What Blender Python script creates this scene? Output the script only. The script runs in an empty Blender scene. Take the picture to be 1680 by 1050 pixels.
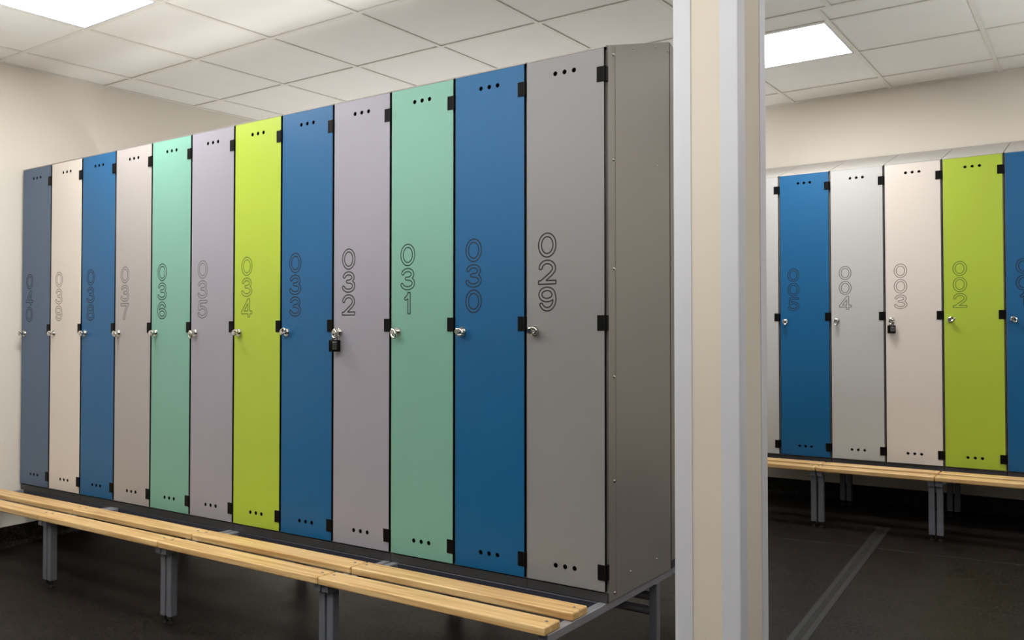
import bpy, bmesh, math, random
from mathutils import Vector, Matrix
random.seed(7)
S = bpy.context.scene
C = S.collection
PI = math.pi

# ------------------------------------------------------------------ camera
# world: X runs along the locker rows (to the right), Y away from the near row, Z up.
# near row: door fronts at Y=0, end of the row at X=0; floor is laid to a slight fall (2.35 %) towards -Y
ZO = 0.336                       # underside of the near doors above the floor at Y=0
FALL = 0.0235
def floor_z(y): return FALL * y
CEIL0 = 2.61
def ceil_z(y): return CEIL0 + FALL * y

cam_d = bpy.data.cameras.new('camera')
cam = bpy.data.objects.new('camera', cam_d)
C.objects.link(cam)
S.camera = cam
cam_d.sensor_fit = 'HORIZONTAL'
cam_d.sensor_width = 36.0
cam_d.lens = 36.0 * 1417.157 / 1680.0
cam_d.clip_start = 0.02
yaw, pit, rol = 0.5982, 0.0200, -0.0002
cam.rotation_mode = 'XYZ'
fw = Vector((-math.sin(yaw) * math.cos(pit), math.cos(yaw) * math.cos(pit), math.sin(pit)))
rt = Vector((math.cos(yaw), math.sin(yaw), 0.0))
up = rt.cross(fw)
M = Matrix((rt, up, -fw)).transposed().to_4x4()
M.translation = Vector((1.2745, -2.3904, 0.7909 + ZO))
cam.matrix_world = M

# ------------------------------------------------------------------ world, exposure, lamp strength
w = bpy.data.worlds.new('world')
S.world = w
w.use_nodes = True
w.node_tree.nodes['Background'].inputs[0].default_value = (0.02, 0.02, 0.02, 1)
w.node_tree.nodes['Background'].inputs[1].default_value = 0.0
S.view_settings.view_transform = 'Standard'
S.view_settings.look = 'None'
S.view_settings.gamma = 1.0
S.view_settings.use_curve_mapping = False
S.view_settings.exposure = 0.32
LAMP = 19.0                      # radiance of the ceiling panels

# soft fill lights added out of view to brighten ceiling and door tops
def fill_uplight(name, x, y, z, sx, sy, power, spread=110):
    l = bpy.data.lights.new(name, 'AREA'); l.shape = 'RECTANGLE'; l.size = sx; l.size_y = sy
    l.energy = power; l.color = (0.98, 0.99, 1.0); l.spread = math.radians(spread)
    o = bpy.data.objects.new(name, l); C.objects.link(o)
    o.location = (x, y, z); o.rotation_euler = (PI, 0, 0)
UP = 2.0
fill_uplight('fill_uplight', -0.9, -1.65, 0.06, 2.2, 0.8, 27 * UP, 106)
fill_uplight('fill_uplight', -0.2, -3.0, 0.9, 5.0, 1.2, 45 * UP, 125)
fill_uplight('fill_uplight', 2.5, 0.4, 0.9, 1.0, 4.0, 30 * UP, 120)
fill_uplight('fill_uplight', -2.25, 2.1, 0.25, 2.5, 1.0, 12 * UP, 150)

# ------------------------------------------------------------------ materials
def srgb(r, g, b):
    def f(c):
        c /= 255.0
        return c / 12.92 if c <= 0.04045 else ((c + 0.055) / 1.055) ** 2.4
    return (f(r), f(g), f(b), 1.0)

def mat(name, col, rough=0.5, metal=0.0, spec=0.5, noise=0.0, nscale=8.0, bump=0.0, bscale=200.0, rvar=0.0, coat=0.0):
    m = bpy.data.materials.new(name)
    m.use_nodes = True
    nt = m.node_tree
    b = nt.nodes['Principled BSDF']
    b.inputs['Base Color'].default_value = col
    b.inputs['Roughness'].default_value = rough
    b.inputs['Metallic'].default_value = metal
    b.inputs['Specular IOR Level'].default_value = spec
    if coat:
        b.inputs['Coat Weight'].default_value = coat
        b.inputs['Coat Roughness'].default_value = 0.3
    tc = nt.nodes.new('ShaderNodeTexCoord')
    if noise or rvar:
        n = nt.nodes.new('ShaderNodeTexNoise')
        n.inputs['Scale'].default_value = nscale
        n.inputs['Detail'].default_value = 4
        nt.links.new(tc.outputs['Object'], n.inputs['Vector'])
        if noise:
            mx = nt.nodes.new('ShaderNodeMix'); mx.data_type = 'RGBA'
            mx.inputs['A'].default_value = tuple(c * (1 - noise) for c in col[:3]) + (1,)
            mx.inputs['B'].default_value = tuple(min(1, c * (1 + noise)) for c in col[:3]) + (1,)
            nt.links.new(n.outputs['Fac'], mx.inputs['Factor'])
            nt.links.new(mx.outputs['Result'], b.inputs['Base Color'])
        if rvar:
            mr = nt.nodes.new('ShaderNodeMapRange')
            mr.inputs['To Min'].default_value = rough - rvar
            mr.inputs['To Max'].default_value = rough + rvar
            nt.links.new(n.outputs['Fac'], mr.inputs['Value'])
            nt.links.new(mr.outputs['Result'], b.inputs['Roughness'])
    if bump:
        n2 = nt.nodes.new('ShaderNodeTexNoise')
        n2.inputs['Scale'].default_value = bscale
        n2.inputs['Detail'].default_value = 3
        nt.links.new(tc.outputs['Object'], n2.inputs['Vector'])
        bp = nt.nodes.new('ShaderNodeBump')
        bp.inputs['Strength'].default_value = bump
        bp.inputs['Distance'].default_value = 0.001
        nt.links.new(n2.outputs['Fac'], bp.inputs['Height'])
        nt.links.new(bp.outputs['Normal'], b.inputs['Normal'])
    return m

DOOR = dict(rough=0.42, spec=0.5, noise=0.03, nscale=5, rvar=0.04)
M_BLUE = mat('blue_laminate', srgb(0, 90, 140), **DOOR)
M_SLATE = mat('slate_blue_laminate', srgb(76, 98, 126), **DOOR)
M_MINT = mat('mint_laminate', srgb(120, 170, 152), **DOOR)
M_LIME = mat('lime_laminate', srgb(172, 194, 56), **DOOR)
M_GREY = mat('grey_laminate', srgb(138, 136, 137), **DOOR)
M_LILAC = mat('lilac_grey_laminate', srgb(154, 150, 160), **DOOR)
M_WARM = mat('warm_grey_laminate', srgb(168, 162, 159), **DOOR)
M_CREAM = mat('cream_laminate', srgb(220, 210, 201), **DOOR)
M_PALE = mat('pale_grey_laminate', srgb(186, 186, 184), **DOOR)
M_CORE = mat('black_core', srgb(10, 9, 10), 0.5, spec=0.15, noise=0.1)
M_HINGE = mat('black_hinge_plastic', srgb(9, 8, 9), 0.5, spec=0.12, noise=0.15)
M_BODY = mat('grey_beige_steel', srgb(154, 148, 143), 0.38, metal=0.45, noise=0.05, nscale=3, rvar=0.06)
M_TOP = mat('light_grey_steel', srgb(186, 183, 178), 0.45, noise=0.03)
M_PLINTH = mat('dark_grey_steel', srgb(62, 61, 63), 0.5, noise=0.08)
M_CHROME = mat('polished_chrome', srgb(205, 203, 198), 0.12, metal=1.0, rvar=0.03, nscale=40)
M_FRAME = mat('grey_powder_coat', srgb(118, 120, 129), 0.4, metal=0.25, noise=0.05)
M_RAIL = mat('pale_zinc', srgb(150, 150, 156), 0.35, metal=0.3, noise=0.06)
M_DARKRAIL = mat('shaded_blue_grey_steel', srgb(48, 50, 62), 0.45, noise=0.05)  # rail steel with the shade under the lockers put into its colour
M_RUBBER = mat('black_rubber', srgb(12, 12, 12), 0.7, noise=0.1)
M_GROOVE = mat('engraved_line', srgb(20, 19, 19), 0.6, noise=0.1)
M_GROOVE_BLUE = mat('engraved_line_blue', srgb(4, 22, 42), 0.6, noise=0.1)
M_GROOVE_MINT = mat('engraved_line_mint', srgb(30, 58, 50), 0.6, noise=0.1)
M_GROOVE_LIME = mat('engraved_line_lime', srgb(110, 125, 40), 0.6, noise=0.1)
M_GROOVE_CREAM = mat('engraved_line_cream', srgb(140, 130, 122), 0.6, noise=0.1)
M_GROOVE_PALE = mat('engraved_line_pale', srgb(112, 108, 108), 0.6, noise=0.1)
M_WALL = mat('cream_wall_paint', srgb(238, 231, 219), 0.75, spec=0.25, noise=0.015, nscale=2, bump=0.15, bscale=350)
M_WALL2 = mat('low_bounce_dark_wall', srgb(62, 64, 68), 0.75, spec=0.25, noise=0.015, nscale=2)  # unseen walls made dark to cut bounce light on the doors
M_COLUMN = mat('cream_column_paint', srgb(216, 206, 190), 0.7, spec=0.3, noise=0.015, nscale=2, bump=0.1, bscale=350)
M_GUARD = mat('pale_plastic_guard', srgb(206, 206, 212), 0.4, noise=0.02)
M_TILE = mat('ceiling_tile', srgb(236, 233, 226), 0.85, spec=0.2, noise=0.03, nscale=6, bump=0.3, bscale=500)
M_TBAR = mat('ceiling_grid_bar', srgb(228, 224, 214), 0.5, noise=0.02)
M_JOINT = mat('grey_joint_strip', srgb(42, 41, 40), 0.45, noise=0.25, nscale=60)
M_SEAM = mat('floor_weld_line', srgb(46, 43, 40), 0.5, noise=0.2, nscale=30)

def wood():
    m = bpy.data.materials.new('lacquered_pine')
    m.use_nodes = True
    nt = m.node_tree; b = nt.nodes['Principled BSDF']
    tc = nt.nodes.new('ShaderNodeTexCoord')
    oi = nt.nodes.new('ShaderNodeObjectInfo')
    ad = nt.nodes.new('ShaderNodeVectorMath'); ad.operation = 'ADD'
    sc = nt.nodes.new('ShaderNodeVectorMath'); sc.operation = 'SCALE'
    cb = nt.nodes.new('ShaderNodeCombineXYZ')
    for i in range(3): nt.links.new(oi.outputs['Random'], cb.inputs[i])
    nt.links.new(cb.outputs[0], sc.inputs[0]); sc.inputs['Scale'].default_value = 7.0
    nt.links.new(tc.outputs['Object'], ad.inputs[0]); nt.links.new(sc.outputs[0], ad.inputs[1])
    mp = nt.nodes.new('ShaderNodeMapping'); mp.inputs['Scale'].default_value = (1.6, 38, 38)
    nt.links.new(ad.outputs[0], mp.inputs[0])
    n = nt.nodes.new('ShaderNodeTexNoise'); n.inputs['Scale'].default_value = 1.6; n.inputs['Detail'].default_value = 6
    n.inputs['Distortion'].default_value = 0.6
    nt.links.new(mp.outputs[0], n.inputs['Vector'])
    cr = nt.nodes.new('ShaderNodeValToRGB')
    cr.color_ramp.elements[0].position = 0.3; cr.color_ramp.elements[0].color = srgb(196, 148, 88)
    cr.color_ramp.elements[1].position = 0.62; cr.color_ramp.elements[1].color = srgb(232, 196, 138)
    nt.links.new(n.outputs['Fac'], cr.inputs[0])
    nt.links.new(cr.outputs[0], b.inputs['Base Color'])
    b.inputs['Roughness'].default_value = 0.38
    return m
M_WOOD = wood()

def floor_mat():
    m = bpy.data.materials.new('dark_speckled_vinyl')
    m.use_nodes = True
    nt = m.node_tree; b = nt.nodes['Principled BSDF']
    tc = nt.nodes.new('ShaderNodeTexCoord')
    n = nt.nodes.new('ShaderNodeTexNoise'); n.inputs['Scale'].default_value = 95; n.inputs['Detail'].default_value = 5
    n2 = nt.nodes.new('ShaderNodeTexNoise'); n2.inputs['Scale'].default_value = 3; n2.inputs['Detail'].default_value = 3
    for q in (n, n2): nt.links.new(tc.outputs['Object'], q.inputs['Vector'])
    cr = nt.nodes.new('ShaderNodeValToRGB')
    cr.color_ramp.elements[0].position = 0.42; cr.color_ramp.elements[0].color = srgb(4, 3, 3)
    cr.color_ramp.elements[1].position = 0.66; cr.color_ramp.elements[1].color = srgb(54, 44, 38)
    nt.links.new(n.outputs['Fac'], cr.inputs[0])
    mx = nt.nodes.new('ShaderNodeMix'); mx.data_type = 'RGBA'; mx.blend_type = 'MULTIPLY'
    mx.inputs['Factor'].default_value = 0.5
    nt.links.new(cr.outputs[0], mx.inputs['A']); nt.links.new(n2.outputs['Fac'], mx.inputs['B'])
    nt.links.new(mx.outputs['Result'], b.inputs['Base Color'])
    b.inputs['Specular IOR Level'].default_value = 0.22
    mr = nt.nodes.new('ShaderNodeMapRange'); mr.inputs['To Min'].default_value = 0.34; mr.inputs['To Max'].default_value = 0.58
    nt.links.new(n2.outputs['Fac'], mr.inputs['Value']); nt.links.new(mr.outputs[0], b.inputs['Roughness'])
    bp = nt.nodes.new('ShaderNodeBump'); bp.inputs['Strength'].default_value = 0.5; bp.inputs['Distance'].default_value = 0.0008
    nt.links.new(n.outputs['Fac'], bp.inputs['Height']); nt.links.new(bp.outputs[0], b.inputs['Normal'])
    return m
M_FLOOR = floor_mat()

def emit(name, col, s):
    m = bpy.data.materials.new(name); m.use_nodes = True
    b = m.node_tree.nodes['Principled BSDF']
    b.inputs['Base Color'].default_value = (0.9, 0.9, 0.9, 1)
    b.inputs['Emission Color'].default_value = col
    b.inputs['Emission Strength'].default_value = s
    return m
M_LAMP = emit('lit_diffuser', (1.0, 0.985, 0.965, 1), LAMP)

# ------------------------------------------------------------------ helpers
def box(bm, x0, x1, y0, y1, z0, z1, bev=0.0, seg=1):
    vs = [bm.verts.new((x, y, z)) for x in (x0, x1) for y in (y0, y1) for z in (z0, z1)]
    idx = ((0, 1, 3, 2), (4, 6, 7, 5), (0, 4, 5, 1), (2, 3, 7, 6), (0, 2, 6, 4), (1, 5, 7, 3))
    fs = [bm.faces.new([vs[i] for i in f]) for f in idx]
    if bev:
        es = set(e for f in fs for e in f.edges)
        bmesh.ops.bevel(bm, geom=list(es), offset=bev, segments=seg, profile=0.5, affect='EDGES')

def prism(bm, poly, x0, x1):
    """poly: (y, z) outline extruded along X."""
    a = [bm.verts.new((x0, y, z)) for y, z in poly]
    b = [bm.verts.new((x1, y, z)) for y, z in poly]
    n = len(poly)
    bm.faces.new(a); bm.faces.new(b[::-1])
    for i in range(n):
        bm.faces.new((a[i], b[i], b[(i + 1) % n], a[(i + 1) % n]))

def cyl(bm, p0, p1, r0, r1=None, n=20, caps=True):
    if r1 is None: r1 = r0
    p0 = Vector(p0); p1 = Vector(p1)
    d = (p1 - p0).normalized()
    a = Vector((0, 0, 1)) if abs(d.z) < 0.9 else Vector((1, 0, 0))
    u = d.cross(a).normalized(); v = d.cross(u)
    A = []; B = []
    for i in range(n):
        t = 2 * PI * i / n
        e = u * math.cos(t) + v * math.sin(t)
        A.append(bm.verts.new(p0 + e * r0)); B.append(bm.verts.new(p1 + e * r1))
    for i in range(n):
        bm.faces.new((A[i], A[(i + 1) % n], B[(i + 1) % n], B[i]))
    if caps:
        bm.faces.new(A[::-1]); bm.faces.new(B)

def tube(bm, pts, r, closed=False, n=8):
    pts = [Vector(p) for p in pts]
    m = len(pts)
    rings = []
    prev = None
    for i, p in enumerate(pts):
        if closed: d = pts[(i + 1) % m] - pts[i - 1]
        else: d = pts[min(i + 1, m - 1)] - pts[max(i - 1, 0)]
        d.normalize()
        if prev is None:
            a = Vector((0, 1, 0)) if abs(d.y) < 0.9 else Vector((1, 0, 0))
            u = d.cross(a).normalized()
        else:
            u = (prev - d * prev.dot(d)).normalized()
        prev = u
        v = d.cross(u)
        rings.append([bm.verts.new(p + (u * math.cos(2 * PI * k / n) + v * math.sin(2 * PI * k / n)) * r) for k in range(n)])
    rng = range(m) if closed else range(m - 1)
    for i in rng:
        a = rings[i]; b = rings[(i + 1) % m]
        for k in range(n):
            bm.faces.new((a[k], a[(k + 1) % n], b[(k + 1) % n], b[k]))
    if not closed:
        bm.faces.new(rings[0][::-1]); bm.faces.new(rings[-1])

def obj(name, bm, m, parent=None, loc=None, smooth=False):
    me = bpy.data.meshes.new(name)
    bmesh.ops.recalc_face_normals(bm, faces=bm.faces[:])
    bm.to_mesh(me); bm.free()
    ms = m if isinstance(m, (list, tuple)) else [m]
    for q in ms: me.materials.append(q)
    if smooth:
        me.polygons.foreach_set('use_smooth', [True] * len(me.polygons))
        me.set_sharp_from_angle(angle=math.radians(35))
    o = bpy.data.objects.new(name, me)
    C.objects.link(o)
    if parent: o.parent = parent
    if loc: o.location = loc
    return o

def thing(name, label, cat, loc=(0, 0, 0), rotz=0.0, group=None):
    o = bpy.data.objects.new(name, None)
    C.objects.link(o)
    o.empty_display_size = 0.05
    o.location = loc; o.rotation_euler = (0, 0, rotz)
    o['label'] = label; o['category'] = cat
    if group: o['group'] = group
    return o

def struct(name, bm, m, parent=None, label=None):
    o = obj(name, bm, m, parent)
    if not parent: o['kind'] = 'structure'
    if label: o['label'] = label
    return o

def setmat(o, m, slot=0):
    o.material_slots[slot].link = 'OBJECT'
    o.material_slots[slot].material = m

# ------------------------------------------------------------------ room shell
XL, XR_, YB, YF = -3.62, 3.3, -4.0, 3.412   # left wall, right wall, wall behind the camera, far wall

def slab(bm, x0, x1, y0, y1, zf, t):
    """sloping slab between zf(y) and zf(y)+t"""
    prism(bm, [(y0, zf(y0)), (y1, zf(y1)), (y1, zf(y1) + t), (y0, zf(y0) + t)], x0, x1)

bm = bmesh.new(); slab(bm, XL - 0.1, XR_ + 0.1, YB - 0.1, YF + 0.1, floor_z, -0.12)
struct('floor', bm, M_FLOOR)

# ceiling: lay-in tiles on a 0.6 m grid, the tiles 5 mm above the bars
GX = [-2.745 + 0.6 * i for i in range(-1, 11)]
GXB = [-0.40 + 0.6 * i for i in range(-6, 7)]
GY = [-0.13 + 0.61 * i for i in range(-6, 6)]
LAMPS_CELLS = []                              # (x0, x1, y0, y1) of the lit panels
def cell_near(x, y): return (x, x + 0.6, y, y + 0.6)
LAMPS_CELLS = [(-2.745, -2.145, -0.74, -0.13), (-0.40, 0.20, 1.90, 2.51), (2.0, 2.6, 1.90, 2.51)]
YJ = 1.70                                     # the two fields of tiles meet on this bar
bm = bmesh.new()
slab(bm, XL - 0.1, XR_ + 0.1, YB - 0.1, YF + 0.1, lambda y: ceil_z(y) + 0.006, 0.1)
ceiling = struct('ceiling', bm, M_TILE)
BW = 0.0105
bm = bmesh.new()
def bar_x(y, x0=XL, x1=XR_):
    slab(bm, x0, x1, y - BW, y + BW, ceil_z, 0.010)
def bar_y(x, y0, y1):
    slab(bm, x - BW, x + BW, y0, y1, lambda y: ceil_z(y) - 0.0002, 0.010)
for y in GY:
    if YB < y < YJ + 0.2: bar_x(y)
for y in (1.90, 2.51, 3.115): bar_x(y)
for x in GX:
    if XL < x < XR_: bar_y(x, YB, YJ)
for x in GXB:
    if XL < x < XR_: bar_y(x, YJ, YF)
struct('ceiling_grid', bm, M_TBAR, ceiling)

# walls
def wall(name, x0, x1, y0, y1, m=None):
    bm = bmesh.new()
    z0a, z0b = floor_z(y0) - 0.1, floor_z(y1) - 0.1
    prism(bm, [(y0, z0a), (y1, z0b), (y1, ceil_z(y1) + 0.09), (y0, ceil_z(y0) + 0.09)], x0, x1)
    return struct(name, bm, m or M_WALL)
wall('wall_left', XL - 0.09, XL, YB, YF)
wall('wall_right', XR_, XR_ + 0.09, YB, YF, M_WALL2)
wall('wall_far', XL - 0.09, XR_ + 0.09, YF, YF + 0.09)
wall('wall_near', XL - 0.09, XR_ + 0.09, YB - 0.09, YB, M_WALL2)
# coved vinyl skirting, carried up the walls from the floor
def skirt_poly(y0, s):
    z = floor_z(y0)
    return [(y0, z - 0.002), (y0 - s * 0.03, z - 0.002), (y0 - s * 0.014, z + 0.008), (y0 - s * 0.006, z + 0.024), (y0 - s * 0.004, z + 0.104), (y0, z + 0.107)]
bm = bmesh.new(); prism(bm, skirt_poly(YF, 1), XL, XR_); struct('baseboard_far', bm, M_FLOOR)
bm = bmesh.new(); prism(bm, skirt_poly(YB, -1), XL, XR_); struct('baseboard_near', bm, M_FLOOR)
def skirt_side(name, x, s):
    bm = bmesh.new()
    pts = [(0, -0.002), (0.03, -0.002), (0.014, 0.008), (0.006, 0.024), (0.004, 0.104), (0, 0.107)]
    a = [bm.verts.new((x + s * d, YB, floor_z(YB) + z)) for d, z in pts]
    b = [bm.verts.new((x + s * d, YF, floor_z(YF) + z)) for d, z in pts]
    bm.faces.new(a); bm.faces.new(b[::-1])
    for i in range(6): bm.faces.new((a[i], b[i], b[(i + 1) % 6], a[(i + 1) % 6]))
    struct(name, bm, M_FLOOR)
skirt_side('baseboard_left', XL, 1)
skirt_side('baseboard_right', XR_, -1)

# edge angle where ceiling meets the walls
bm = bmesh.new()
slab(bm, XL, XR_, YF - 0.018, YF, lambda y: ceil_z(y) - 0.0005, 0.008)
struct('trim_1', bm, M_TBAR)
bm = bmesh.new()
slab(bm, XL, XL + 0.018, YB, YF, lambda y: ceil_z(y) - 0.0007, 0.008)
struct('trim_2', bm, M_TBAR)

# movement joint in the floor: two grey strips with a dark channel, and a cross weld
def strip(bm, p0, p1, o0, o1, h):
    d = Vector((p1[0] - p0[0], p1[1] - p0[1], 0)).normalized(); n = Vector((d.y, -d.x, 0))
    vs = []
    for p in (p0, p1):
        for o in (o0, o1):
            q = Vector((p[0], p[1], 0)) + n * o
            for hh in (-0.004, h): vs.append(bm.verts.new((q.x, q.y, floor_z(q.y) + hh)))
    for f in ((0, 1, 3, 2), (4, 6, 7, 5), (0, 4, 5, 1), (2, 3, 7, 6), (0, 2, 6, 4), (1, 5, 7, 3)):
        bm.faces.new([vs[i] for i in f])
JA, JB = (0.372, 0.15), (0.262, 2.78)
bm = bmesh.new()
strip(bm, JA, JB, -0.034, -0.012, 0.0014); strip(bm, JA, JB, 0.012, 0.034, 0.0014)
jt = struct('trim_3', bm, M_JOINT, label='grey double strip along the joint in the dark floor')
bm = bmesh.new(); strip(bm, JA, JB, -0.012, 0.012, 0.0004)
struct('joint_channel', bm, M_RUBBER, jt)
bm = bmesh.new(); strip(bm, (-3.6, 1.83), (0.23, 2.30), -0.003, 0.003, 0.0008); strip(bm, (0.32, 2.30), (3.2, 2.46), -0.003, 0.003, 0.0008)
struct('trim_4', bm, M_SEAM, label='thin pale weld line across the dark floor')

# column
CX0, CX1, CY0, CY1 = 0.362, 0.532, -0.300, -0.090
bm = bmesh.new()
prism(bm, [(CY0, floor_z(CY0) - 0.01), (CY1, floor_z(CY1) - 0.01), (CY1, ceil_z(CY1) + 0.008), (CY0, ceil_z(CY0) + 0.008)], CX0, CX1)
col = thing('column', 'square cream column with pale corner guards at the end of the long locker row', 'column')
obj('shaft', bm, M_COLUMN, col)
def guard(xc, yc, sx, sy):
    """L-shaped guard round the corner (xc,yc); legs run in directions sx, sy"""
    bm = bmesh.new(); t = 0.0025; L = 0.046
    z0 = floor_z(yc) + 0.002; z1 = ceil_z(yc) - 0.003
    pts = [(-t, -t), (L, -t), (L + 0.0005, 0), (0, 0), (0, L), (-t, L)]
    a = [bm.verts.new((xc + sx * p, yc + sy * q, z0)) for p, q in pts]
    b = [bm.verts.new((xc + sx * p, yc + sy * q, z1)) for p, q in pts]
    bm.faces.new((a[0], a[1], a[2], a[3])); bm.faces.new((a[0], a[3], a[4], a[5]))
    bm.faces.new((b[3], b[2], b[1], b[0])); bm.faces.new((b[5], b[4], b[3], b[0]))
    for i in range(6):
        bm.faces.new((a[i], b[i], b[(i + 1) % 6], a[(i + 1) % 6]))
    e = [ed for ed in bm.edges if len([v for v in ed.verts if abs(v.co.x - (xc - sx * t)) < 1e-6 and abs(v.co.y - (yc - sy * t)) < 1e-6]) == 2]
    bmesh.ops.bevel(bm, geom=e, offset=0.004, segments=3, profile=0.5, affect='EDGES')
    obj('corner_guard', bm, M_GUARD, col)
guard(CX0, CY0, 1, 1); guard(CX1, CY0, -1, 1); guard(CX1, CY1, -1, -1); guard(CX0, CY1, 1, -1)

# ------------------------------------------------------------------ ceiling lights
def ceiling_light(c, label):
    x0, x1, y0, y1 = c
    xm, ym = (x0 + x1) / 2, (y0 + y1) / 2
    t = thing('ceiling_light', label, 'light', (xm, ym, ceil_z(ym)), group=None)
    hx, hy = (x1 - x0) / 2 - BW, (y1 - y0) / 2 - BW
    bm = bmesh.new()
    zz = lambda y: FALL * y
    fr = 0.012
    def sl(a, b, c_, d, z0, z1):
        prism(bm, [(c_, zz(c_) + z0), (d, zz(d) + z0), (d, zz(d) + z1), (c_, zz(c_) + z1)], a, b)
    sl(-hx, hx, -hy, -hy + fr, 0.0005, 0.0058); sl(-hx, hx, hy - fr, hy, 0.0005, 0.0058)
    sl(-hx, -hx + fr, -hy + fr, hy - fr, 0.0005, 0.0058); sl(hx - fr, hx, -hy + fr, hy - fr, 0.0005, 0.0058)
    obj('frame', bm, M_GUARD, t)
    bm = bmesh.new(); sl(-hx + fr, hx - fr, -hy + fr, hy - fr, 0.0020, 0.0056)
    obj('diffuser', bm, M_LAMP, t)
    return t
ceiling_light(LAMPS_CELLS[0], 'lit square ceiling panel above the left end of the long locker row')
ceiling_light(LAMPS_CELLS[1], 'lit square ceiling panel right of the column, over the far aisle')
ceiling_light(LAMPS_CELLS[2], 'added fill light panel over the right end of the far aisle, out of view')  # unseen panel, added to brighten the far aisle

# ------------------------------------------------------------------ lockers (local origin: door front, bottom left of its 0.3 m bay)
LW, LH, LD, LS = 0.3, 1.702, 0.482, 0.1476
D0, D1, DT = 0.0055, 0.2945, 0.012            # door left, right, thickness

def door_mesh():
    """compact laminate door with six real vent holes"""
    cu = bpy.data.curves.new('door_outline', 'CURVE'); cu.dimensions = '2D'; cu.fill_mode = 'BOTH'
    def poly(pts):
        s = cu.splines.new('POLY'); s.points.add(len(pts) - 1)
        for i, p in enumerate(pts): s.points[i].co = (p[0], p[1], 0, 1)
        s.use_cyclic_u = True
    poly([(D0, 0.0), (D1, 0.0), (D1, LH), (D0, LH)])
    for zc in (0.057, 1.649):
        for xc in (0.116, 0.151, 0.186):
            poly([(xc + 0.0078 * math.cos(2 * PI * k / 20), zc + 0.0078 * math.sin(2 * PI * k / 20)) for k in range(20)])
    cu.extrude = DT / 2
    cu.bevel_depth = 0.0
    tmp = bpy.data.objects.new('tmp', cu); C.objects.link(tmp)
    dg = bpy.context.evaluated_depsgraph_get()
    me = bpy.data.meshes.new_from_object(tmp.evaluated_get(dg))
    bpy.data.objects.remove(tmp)
    bm = bmesh.new(); bm.from_mesh(me)
    for v in bm.verts:
        x, y, z = v.co
        v.co = (x, DT / 2 - z, y)
    bmesh.ops.remove_doubles(bm, verts=bm.verts[:], dist=1e-5)
    bmesh.ops.recalc_face_normals(bm, faces=bm.faces[:])
    for f in bm.faces:
        f.material_index = 0 if f.normal.y < -0.7 else 1
    return bm

def body_mesh():
    bm = bmesh.new(); t = 0.0015
    y0 = DT + 0.003
    def side(x0, x1):
        prism(bm, [(y0, -0.006), (LD, -0.006), (LD, LH + LS), (y0, LH + LS * y0 / LD)], x0, x1)
    side(0.0006, 0.004); side(LW - 0.004, LW - 0.0006)
    box(bm, 0.004, LW - 0.004, LD - 0.003, LD, -0.006, LH + LS - 0.004)          # back
    box(bm, 0.004, LW - 0.004, y0, LD - 0.003, -0.006, -0.002)                    # floor
    box(bm, 0.004, LW - 0.004, y0 + 0.01, LD - 0.003, LH - 0.28, LH - 0.277)      # hat shelf
    # front stiles behind the door edges
    box(bm, 0.004, 0.022, y0, y0 + 0.002, -0.002, LH - 0.004); box(bm, LW - 0.022, LW - 0.004, y0, y0 + 0.002, -0.002, LH - 0.004)
    return bm

def top_mesh():
    bm = bmesh.new()
    z = lambda y: LH + LS * y / LD
    prism(bm, [(0.002, LH + 0.0015), (0.002, LH + 0.006), (LD, z(LD) + 0.005), (LD, z(LD) + 0.001), (0.016, LH + 0.0045)], 0.0012, LW - 0.0012)
    return bm

def plinth_mesh():
    bm = bmesh.new()
    box(bm, 0.0006, LW - 0.0006, 0.006, LD, -0.036, -0.0065, 0.001)
    return bm

def hinge_mesh():
    bm = bmesh.new()
    box(bm, -0.0245, 0.0085, -0.0035, 0.0, -0.024, 0.024, 0.001)
    box(bm, 0.0000, 0.0085, -0.0005, 0.0145, -0.024, 0.024, 0.0008)
    cyl(bm, (0.004, -0.0025, -0.024), (0.004, -0.0025, 0.024), 0.0036, n=12)
    return bm

def latch_mesh(ang):
    """chrome rosette with a projecting oval turn ring for a padlock"""
    bm = bmesh.new()
    cyl(bm, (0, 0.0, 0), (0, -0.0035, 0), 0.0135, 0.0125, n=24)
    cyl(bm, (0, -0.0035, 0), (0, -0.006, 0), 0.0105, 0.009, n=24)
    cyl(bm, (0, -0.006, 0), (0, -0.020, 0), 0.0065, n=16)
    # oval ring head, lying in the door plane, turned by ang
    pts = []
    ca, sa = math.cos(ang), math.sin(ang)
    for k in range(20):
        t = 2 * PI * k / 20
        u, v = 0.0125 * math.cos(t) + 0.006, 0.0075 * math.sin(t)
        pts.append((u * ca - v * sa, -0.0225, u * sa + v * ca))
    tube(bm, pts, 0.0036, closed=True, n=10)
    cyl(bm, (0, -0.018, 0), (0, -0.0265, 0), 0.0082, 0.0060, n=16)
    return bm

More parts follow.
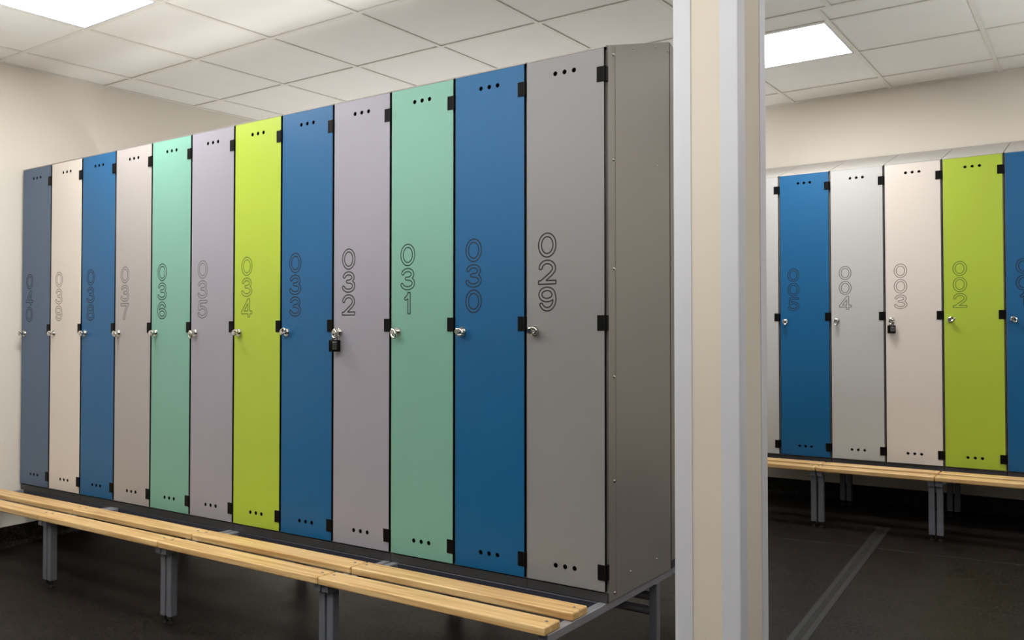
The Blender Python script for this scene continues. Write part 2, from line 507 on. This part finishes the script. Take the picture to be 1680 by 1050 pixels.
# digits: outline strokes routed into the laminate. Each digit is a set of centre lines (mm, 67 x 78 box);
# the routed line is the contour at half a stroke width round them
import numpy as np
SW = 11.5
def arc(cx, cy, rx, ry, a0, a1, n=28):
    return [(cx + rx * math.cos(math.radians(a0 + (a1 - a0) * i / n)), cy + ry * math.sin(math.radians(a0 + (a1 - a0) * i / n))) for i in range(n + 1)]
NINE = [arc(32.5, 54.0, 25.5, 18.2, 0, 360, 40), arc(33.5, 39, 27.7, 33.2, 40, -146, 40)]
DIG = {
    '0': [arc(33.5, 39, 27.7, 33.2, 0, 360, 48)],
    '1': [[(24, 56), (31, 60), (38.5, 70), (39.5, 77)], [(40, -5), (40, 83)]],
    '2': [arc(33.5, 51, 26, 21.2, 172, -20) + [(48, 33), (26, 17), (10, 5.7)], [(2, 5.7), (72, 5.7)]],
    '3': [arc(33, 56.6, 23.5, 15.7, 165, -90) + [(27, 40.9)], [(27, 40.9)] + arc(33, 23.3, 27.7, 17.6, 90, -165)],
    '4': [[(47, -5), (47, 78)], [(46, 74), (7, 22)], [(2, 20), (72, 20)]],
    '5': [[(62, 72.3), (17, 72.3), (11, 40)] + arc(33, 26, 27.7, 20.3, 128, -160)],
    '6': [[(67 - x, 78 - y) for x, y in l] for l in NINE],
    '7': [[(-3, 72.3), (61, 72.3)], [(59, 71), (43, 48), (32, 25), (27, -4)]],
    '8': [arc(33.5, 57, 22.5, 15.3, 0, 360, 40), arc(33.5, 23.5, 27.7, 17.8, 0, 360, 40)],
    '9': NINE,
}
_glyph = {}
def glyph(ch):
    """contour loops by marching squares over the distance to the centre lines"""
    if ch in _glyph: return _glyph[ch]
    h = 1.0
    gx = np.arange(-3, 71 + h, h); gy = np.arange(-3, 81 + h, h)
    X, Y = np.meshgrid(gx, gy)
    D = np.full(X.shape, 1e9)
    for l in DIG[ch]:
        for (x0, y0), (x1, y1) in zip(l[:-1], l[1:]):
            dx, dy = x1 - x0, y1 - y0
            q = dx * dx + dy * dy or 1e-9
            t = np.clip(((X - x0) * dx + (Y - y0) * dy) / q, 0, 1)
            D = np.minimum(D, np.hypot(X - x0 - t * dx, Y - y0 - t * dy))
    F = D - SW / 2
    F = np.maximum(F, np.maximum(np.abs(X - 33.5) - 33.5, np.abs(Y - 39) - 39))
    F[np.abs(F) < 1e-6] = 1e-6
    segs = {}
    ny, nx = F.shape
    def pt(e):
        k, i, j = e
        if k == 'h':
            a_, b_ = F[i, j], F[i, j + 1]; t = a_ / (a_ - b_); return (gx[j] + t * h, gy[i])
        a_, b_ = F[i, j], F[i + 1, j]; t = a_ / (a_ - b_); return (gx[j], gy[i] + t * h)
    for i in range(ny - 1):
        for j in range(nx - 1):
            c = (F[i, j] < 0, F[i, j + 1] < 0, F[i + 1, j + 1] < 0, F[i + 1, j] < 0)
            if all(c) or not any(c): continue
            es = []
            if c[0] != c[1]: es.append(('h', i, j))
            if c[1] != c[2]: es.append(('v', i, j + 1))
            if c[2] != c[3]: es.append(('h', i + 1, j))
            if c[3] != c[0]: es.append(('v', i, j))
            for p in range(0, len(es) - 1, 2):
                segs.setdefault(es[p], []).append(es[p + 1]); segs.setdefault(es[p + 1], []).append(es[p])
    seen = set(); loops = []
    for st in segs:
        if st in seen: continue
        lp = [st]; seen.add(st); cur = st
        while True:
            nx_ = [e for e in segs[cur] if e not in seen]
            if not nx_: break
            cur = nx_[0]; seen.add(cur); lp.append(cur)
        q = []
        for e in lp:
            p = pt(e)
            if not q or math.hypot(p[0] - q[-1][0], p[1] - q[-1][1]) > 0.8: q.append(p)
        if len(q) > 6: loops.append(q)
    _glyph[ch] = loops
    return loops

def number_mesh(txt):
    bm = bmesh.new()
    for ch, zb in zip(txt, (1.053, 0.9645, 0.8765)):
        for l in glyph(ch):
            tube(bm, [(0.051 + x / 1000, 0.0, zb + y / 1000) for x, y in l], 0.0022, closed=True, n=6)
    for v in bm.verts: v.co.y = -0.0002 + v.co.y * 0.25
    return bm

DOOR_ME = None
def base_parts():
    global DOOR_ME
    bm = door_mesh()
    me = bpy.data.meshes.new('door'); bm.to_mesh(me); bm.free()
    me.materials.append(M_GREY); me.materials.append(M_CORE)
    DOOR_ME = me
base_parts()

def make_locker(num, m, mg, label, loc, rotz=0.0, group=None, ang=0.0, top=M_BODY):
    t = thing('locker', label, 'locker', loc, rotz, group)
    b = obj('body', body_mesh(), M_BODY, t)
    obj('roof_panel', top_mesh(), top, t)
    obj('plinth', plinth_mesh(), M_PLINTH, t)
    d = bpy.data.objects.new('door', DOOR_ME); C.objects.link(d); d.parent = t
    setmat(d, m)
    for z in (1.619, 0.836, 0.059):
        h = obj('hinge', hinge_mesh(), M_HINGE, d); h.location = (D1, 0, z)
    if num:
        k = obj('turn_latch', latch_mesh(ang), M_CHROME, d, smooth=True); k.location = (0.036, 0, 0.811); k.scale = (1.25, 1.2, 1.25)
        obj('locker_number', number_mesh(num), mg, d)
    return t

left = [
    ('040', M_SLATE, M_GROOVE_BLUE, 'slate blue locker 040, last of the long row, against the left wall'),
    ('039', M_CREAM, M_GROOVE_CREAM, 'cream locker 039 beside the slate blue one at the left wall'),
    ('038', M_BLUE, M_GROOVE_BLUE, 'blue locker 038 between the cream and the warm grey lockers'),
    ('037', M_WARM, M_GROOVE_PALE, 'warm grey locker 037 between blue 038 and mint 036'),
    ('036', M_MINT, M_GROOVE_MINT, 'mint green locker 036, the farther of the two mint lockers'),
    ('035', M_LILAC, M_GROOVE_PALE, 'grey locker 035 between mint 036 and the lime green locker'),
    ('034', M_LIME, M_GROOVE_LIME, 'lime green locker 034 in the middle of the long row'),
    ('033', M_BLUE, M_GROOVE_BLUE, 'blue locker 033 between the lime and the lilac grey padlocked locker'),
    ('032', M_LILAC, M_GROOVE, 'lilac grey locker 032 with a padlock on its latch'),
    ('031', M_MINT, M_GROOVE_MINT, 'mint green locker 031, the nearer of the two mint lockers'),
    ('030', M_BLUE, M_GROOVE_BLUE, 'deep blue locker 030 next to the grey end locker'),
    ('029', M_GREY, M_GROOVE, 'grey locker 029 at the near end of the long row, its side showing'),
]
ANG = [0.2, 0.1, 0.0, -0.5, 0.0, -1.4, 0.1, 0.5, -1.57, -1.2, -0.35, 0.05]
GA = 'lockers in the long row left of the column'
for i, (num, m, mg, lab) in enumerate(left):
    t = make_locker(num, m, mg, lab, (-(12 - i) * LW, 0, ZO), group=GA, ang=ANG[i])
    if num == '029':
        end_locker = t

# end panel of locker 029 with its screws
bm = bmesh.new()
z = lambda y: LH + LS * y / LD
prism(bm, [(0.0155, -0.034), (LD - 0.001, -0.034), (LD - 0.001, z(LD) + 0.004), (0.0155, z(0.0155) + 0.004)], LW - 0.0004, LW + 0.0014)
prism(bm, [(0.062, -0.033), (LD - 0.004, -0.033), (LD - 0.004, z(LD) - 0.001), (0.062, z(0.062) + 0.0005)], LW + 0.0014, LW + 0.0028)
sp = obj('side_panel', bm, M_BODY, end_locker)
for y_, z_, r_ in ((0.051, 1.691, 1), (0.051, 1.355, 1), (0.051, 1.008, 1), (0.051, 0.666, 1), (0.051, 0.337, 1), (0.051, -0.013, 1),
                   (0.190, 1.749, .8), (0.368, 1.803, .8), (0.466, 1.815, .8), (0.190, 1.379, .5), (0.375, 1.389, .5),
                   (0.160, 0.030, .7), (0.360, 0.028, .6)):
    bm = bmesh.new()
    cyl(bm, (LW + 0.0012, y_, z_), (LW + 0.0052, y_, z_), 0.0056 * r_, 0.0032 * r_, n=14)
    obj('screw', bm, M_CHROME, sp, smooth=True)

bm = bmesh.new(); box(bm, 0.01, LW + 0.0005, LD + 0.0005, LD + 0.0075, -0.03, LH + LS - 0.03)
obj('gap_shade_strip', bm, M_CORE, end_locker)  # black strip standing in for the shade in the gap between the rows

# the locker that stands back to back with 029
make_locker(None, M_GREY, M_GROOVE, 'grey locker standing back to back behind locker 029, only its edge showing', (0.0, 0.975, ZO + 0.002), PI)

XRR, YRR, DZR, LWR = 0.5514, 2.9196, 0.0778, 0.3021
right = [
    ('006', M_PALE, M_GROOVE_PALE, 'pale grey locker half hidden behind the column, left of blue 005'),
    ('005', M_BLUE, M_GROOVE_BLUE, 'blue locker 005 in the far row, next to the column'),
    ('004', M_PALE, M_GROOVE_PALE, 'pale grey locker 004 in the far row between blue 005 and cream 003'),
    ('003', M_CREAM, M_GROOVE_CREAM, 'cream locker 003 in the far row with a padlock on its latch'),
    ('002', M_LIME, M_GROOVE_LIME, 'lime green locker 002 in the far row, second from the right edge'),
    ('001', M_BLUE, M_GROOVE_BLUE, 'blue locker 001 cut off by the right edge of the photo'),
]
ANGR = [0.0, -0.9, -1.5, -1.57, 0.15, -0.6]
for i, (num, m, mg, lab) in enumerate(right):
    n = int(num)
    t = make_locker(num, m, mg, lab, (XRR - (n - 2) * LWR + 0.001, YRR, ZO + DZR), group='lockers in the far row right of the column', ang=ANGR[i], top=M_TOP)

# ------------------------------------------------------------------ padlocks
def padlock(x, y, zc, label, rot=0.0):
    t = thing('padlock', label, 'padlock', (x, y, zc), rot, 'padlocks on the lockers')
    bm = bmesh.new(); box(bm, -0.0215, 0.0215, -0.010, 0.010, -0.052, -0.006, 0.0035, 3)
    b = obj('body', bm, M_HINGE, t, smooth=True)
    bm = bmesh.new(); box(bm, -0.004, 0.0165, -0.0113, -0.0098, -0.042, -0.014, 0.0006)
    obj('face_plate', bm, M_CHROME, b)
    bm = bmesh.new()
    pts = [(-0.011, 0, -0.008), (-0.011, 0, 0.008)] + [(-0.011 * math.cos(PI * k / 10), 0, 0.010 + 0.011 * math.sin(PI * k / 10)) for k in range(11)] + [(0.011, 0, 0.008), (0.011, 0, -0.008)]
    tube(bm, pts, 0.0027, n=10)
    obj('shackle', bm, M_CHROME, t, smooth=True)
    return t
padlock(-1.2 + 0.033, -0.0225, ZO + 0.787, 'small black padlock hanging from the latch of lilac grey locker 032', 0.25)
padlock(XRR - LWR + 0.040, YRR - 0.0225, ZO + DZR + 0.787, 'small black padlock hanging from the latch of cream locker 003', 0.15)

# ------------------------------------------------------------------ bench stands (local origin: right end of the module, under the lockers' plinth, at the door plane)
def slat_mesh(y0, y1, L):
    bm = bmesh.new(); box(bm, -L + 0.0025, -0.0025, y0, y1, 0.0, 0.0255, 0.005, 3)
    return bm

def bench(L, loc, label, group, x_over=0.0, rotz=0.0, back=0.505, dz=0.0, braces=False):
    """loc z = top of the side rails"""
    t = thing('locker_bench', label, 'bench', loc, rotz, group)
    sgn = -1.0 if rotz else 1.0
    def fl(y): return floor_z(loc[1] + sgn * y) - loc[2]
    for y0, y1 in ((-0.357, -0.272), (-0.202, -0.115)):
        s = obj('slat', slat_mesh(y0, y1, L), M_WOOD, t)
        for x in (-0.028, -L + 0.028):
            bm = bmesh.new(); cyl(bm, (x, (y0 + y1) / 2 + 0.008, 0.025), (x, (y0 + y1) / 2 + 0.008, 0.0268), 0.0052, 0.0042, n=14)
            obj('screw', bm, M_FRAME, s)
        if x_over:
            s.location.x = 0
    for xa in (-0.0345, -L + 0.0045):
        bm = bmesh.new(); box(bm, xa, xa + 0.030, -0.336, back, -0.026, -0.0005, 0.002)
        r = obj('side_rail', bm, M_RAIL, t)
        bm = bmesh.new(); box(bm, xa - 0.0005, xa + 0.0305, -0.340, -0.335, -0.027, -0.0002, 0.001)
        obj('end_cap', bm, M_FRAME, r)
    for y0, y1 in ((0.005, 0.035), (back - 0.13, back - 0.10)):
        bm = bmesh.new(); box(bm, -L + 0.0345, -0.0345, y0, y1, -0.0255, -0.001, 0.002)
        obj('long_rail', bm, M_DARKRAIL, t)
    if braces:
        for zz in (-0.085, -0.135):
            bm = bmesh.new(); cyl(bm, (-L + 0.03, back - 0.085, zz), (-0.03, back - 0.085, zz), 0.016, n=16)
            obj('brace', bm, M_RAIL, t, smooth=True)
    for xa in (-0.0345, -L + 0.0045):
        for ya in (-0.318, back - 0.13):
            f0 = fl(ya + 0.015)
            bm = bmesh.new(); box(bm, xa, xa + 0.030, ya, ya + 0.030, f0 + 0.030, -0.0262, 0.002)
            lg = obj('leg', bm, M_FRAME, t)
            bm = bmesh.new()
            cyl(bm, (xa + 0.015, ya + 0.015, f0 + 0.001), (xa + 0.015, ya + 0.015, f0 + 0.010), 0.013, 0.011, n=16)
            cyl(bm, (xa + 0.015, ya + 0.015, f0 + 0.010), (xa + 0.015, ya + 0.015, f0 + 0.0305), 0.005, n=12)
            obj('foot', bm, M_RUBBER, lg)
    return t
RT = ZO - 0.0365
GB = 'bench stands under the long locker row'
bl = ['slatted pine bench nearest the column, under grey end locker 029 to 031', 'slatted pine bench section under lockers 032 to 034 of the long row',
      'slatted pine bench section under lockers 035 to 037 of the long row', 'slatted pine bench section running to the left wall under lockers 038 to 040']
for k in range(4):
    bench(0.9, (-0.9 * k, 0, RT), bl[k], GB, braces=(k == 0))
bench(0.9, (-0.9, 0.975, RT + 0.002), 'bench stand behind the long row, hardly seen between the legs', None, rotz=PI, back=0.468)
GC = 'bench stands under the far locker row'
bl = ['slatted pine bench cut by the right edge, under far lockers 001 and 002', 'slatted pine bench section under far lockers 003 and 004', 'slatted pine bench section right beside the column, under far locker 005']
for k in range(3):
    bench(2 * LWR, (XRR + 2 * LWR - 2 * LWR * k, YRR, RT + DZR), bl[k], GC, back=0.47)
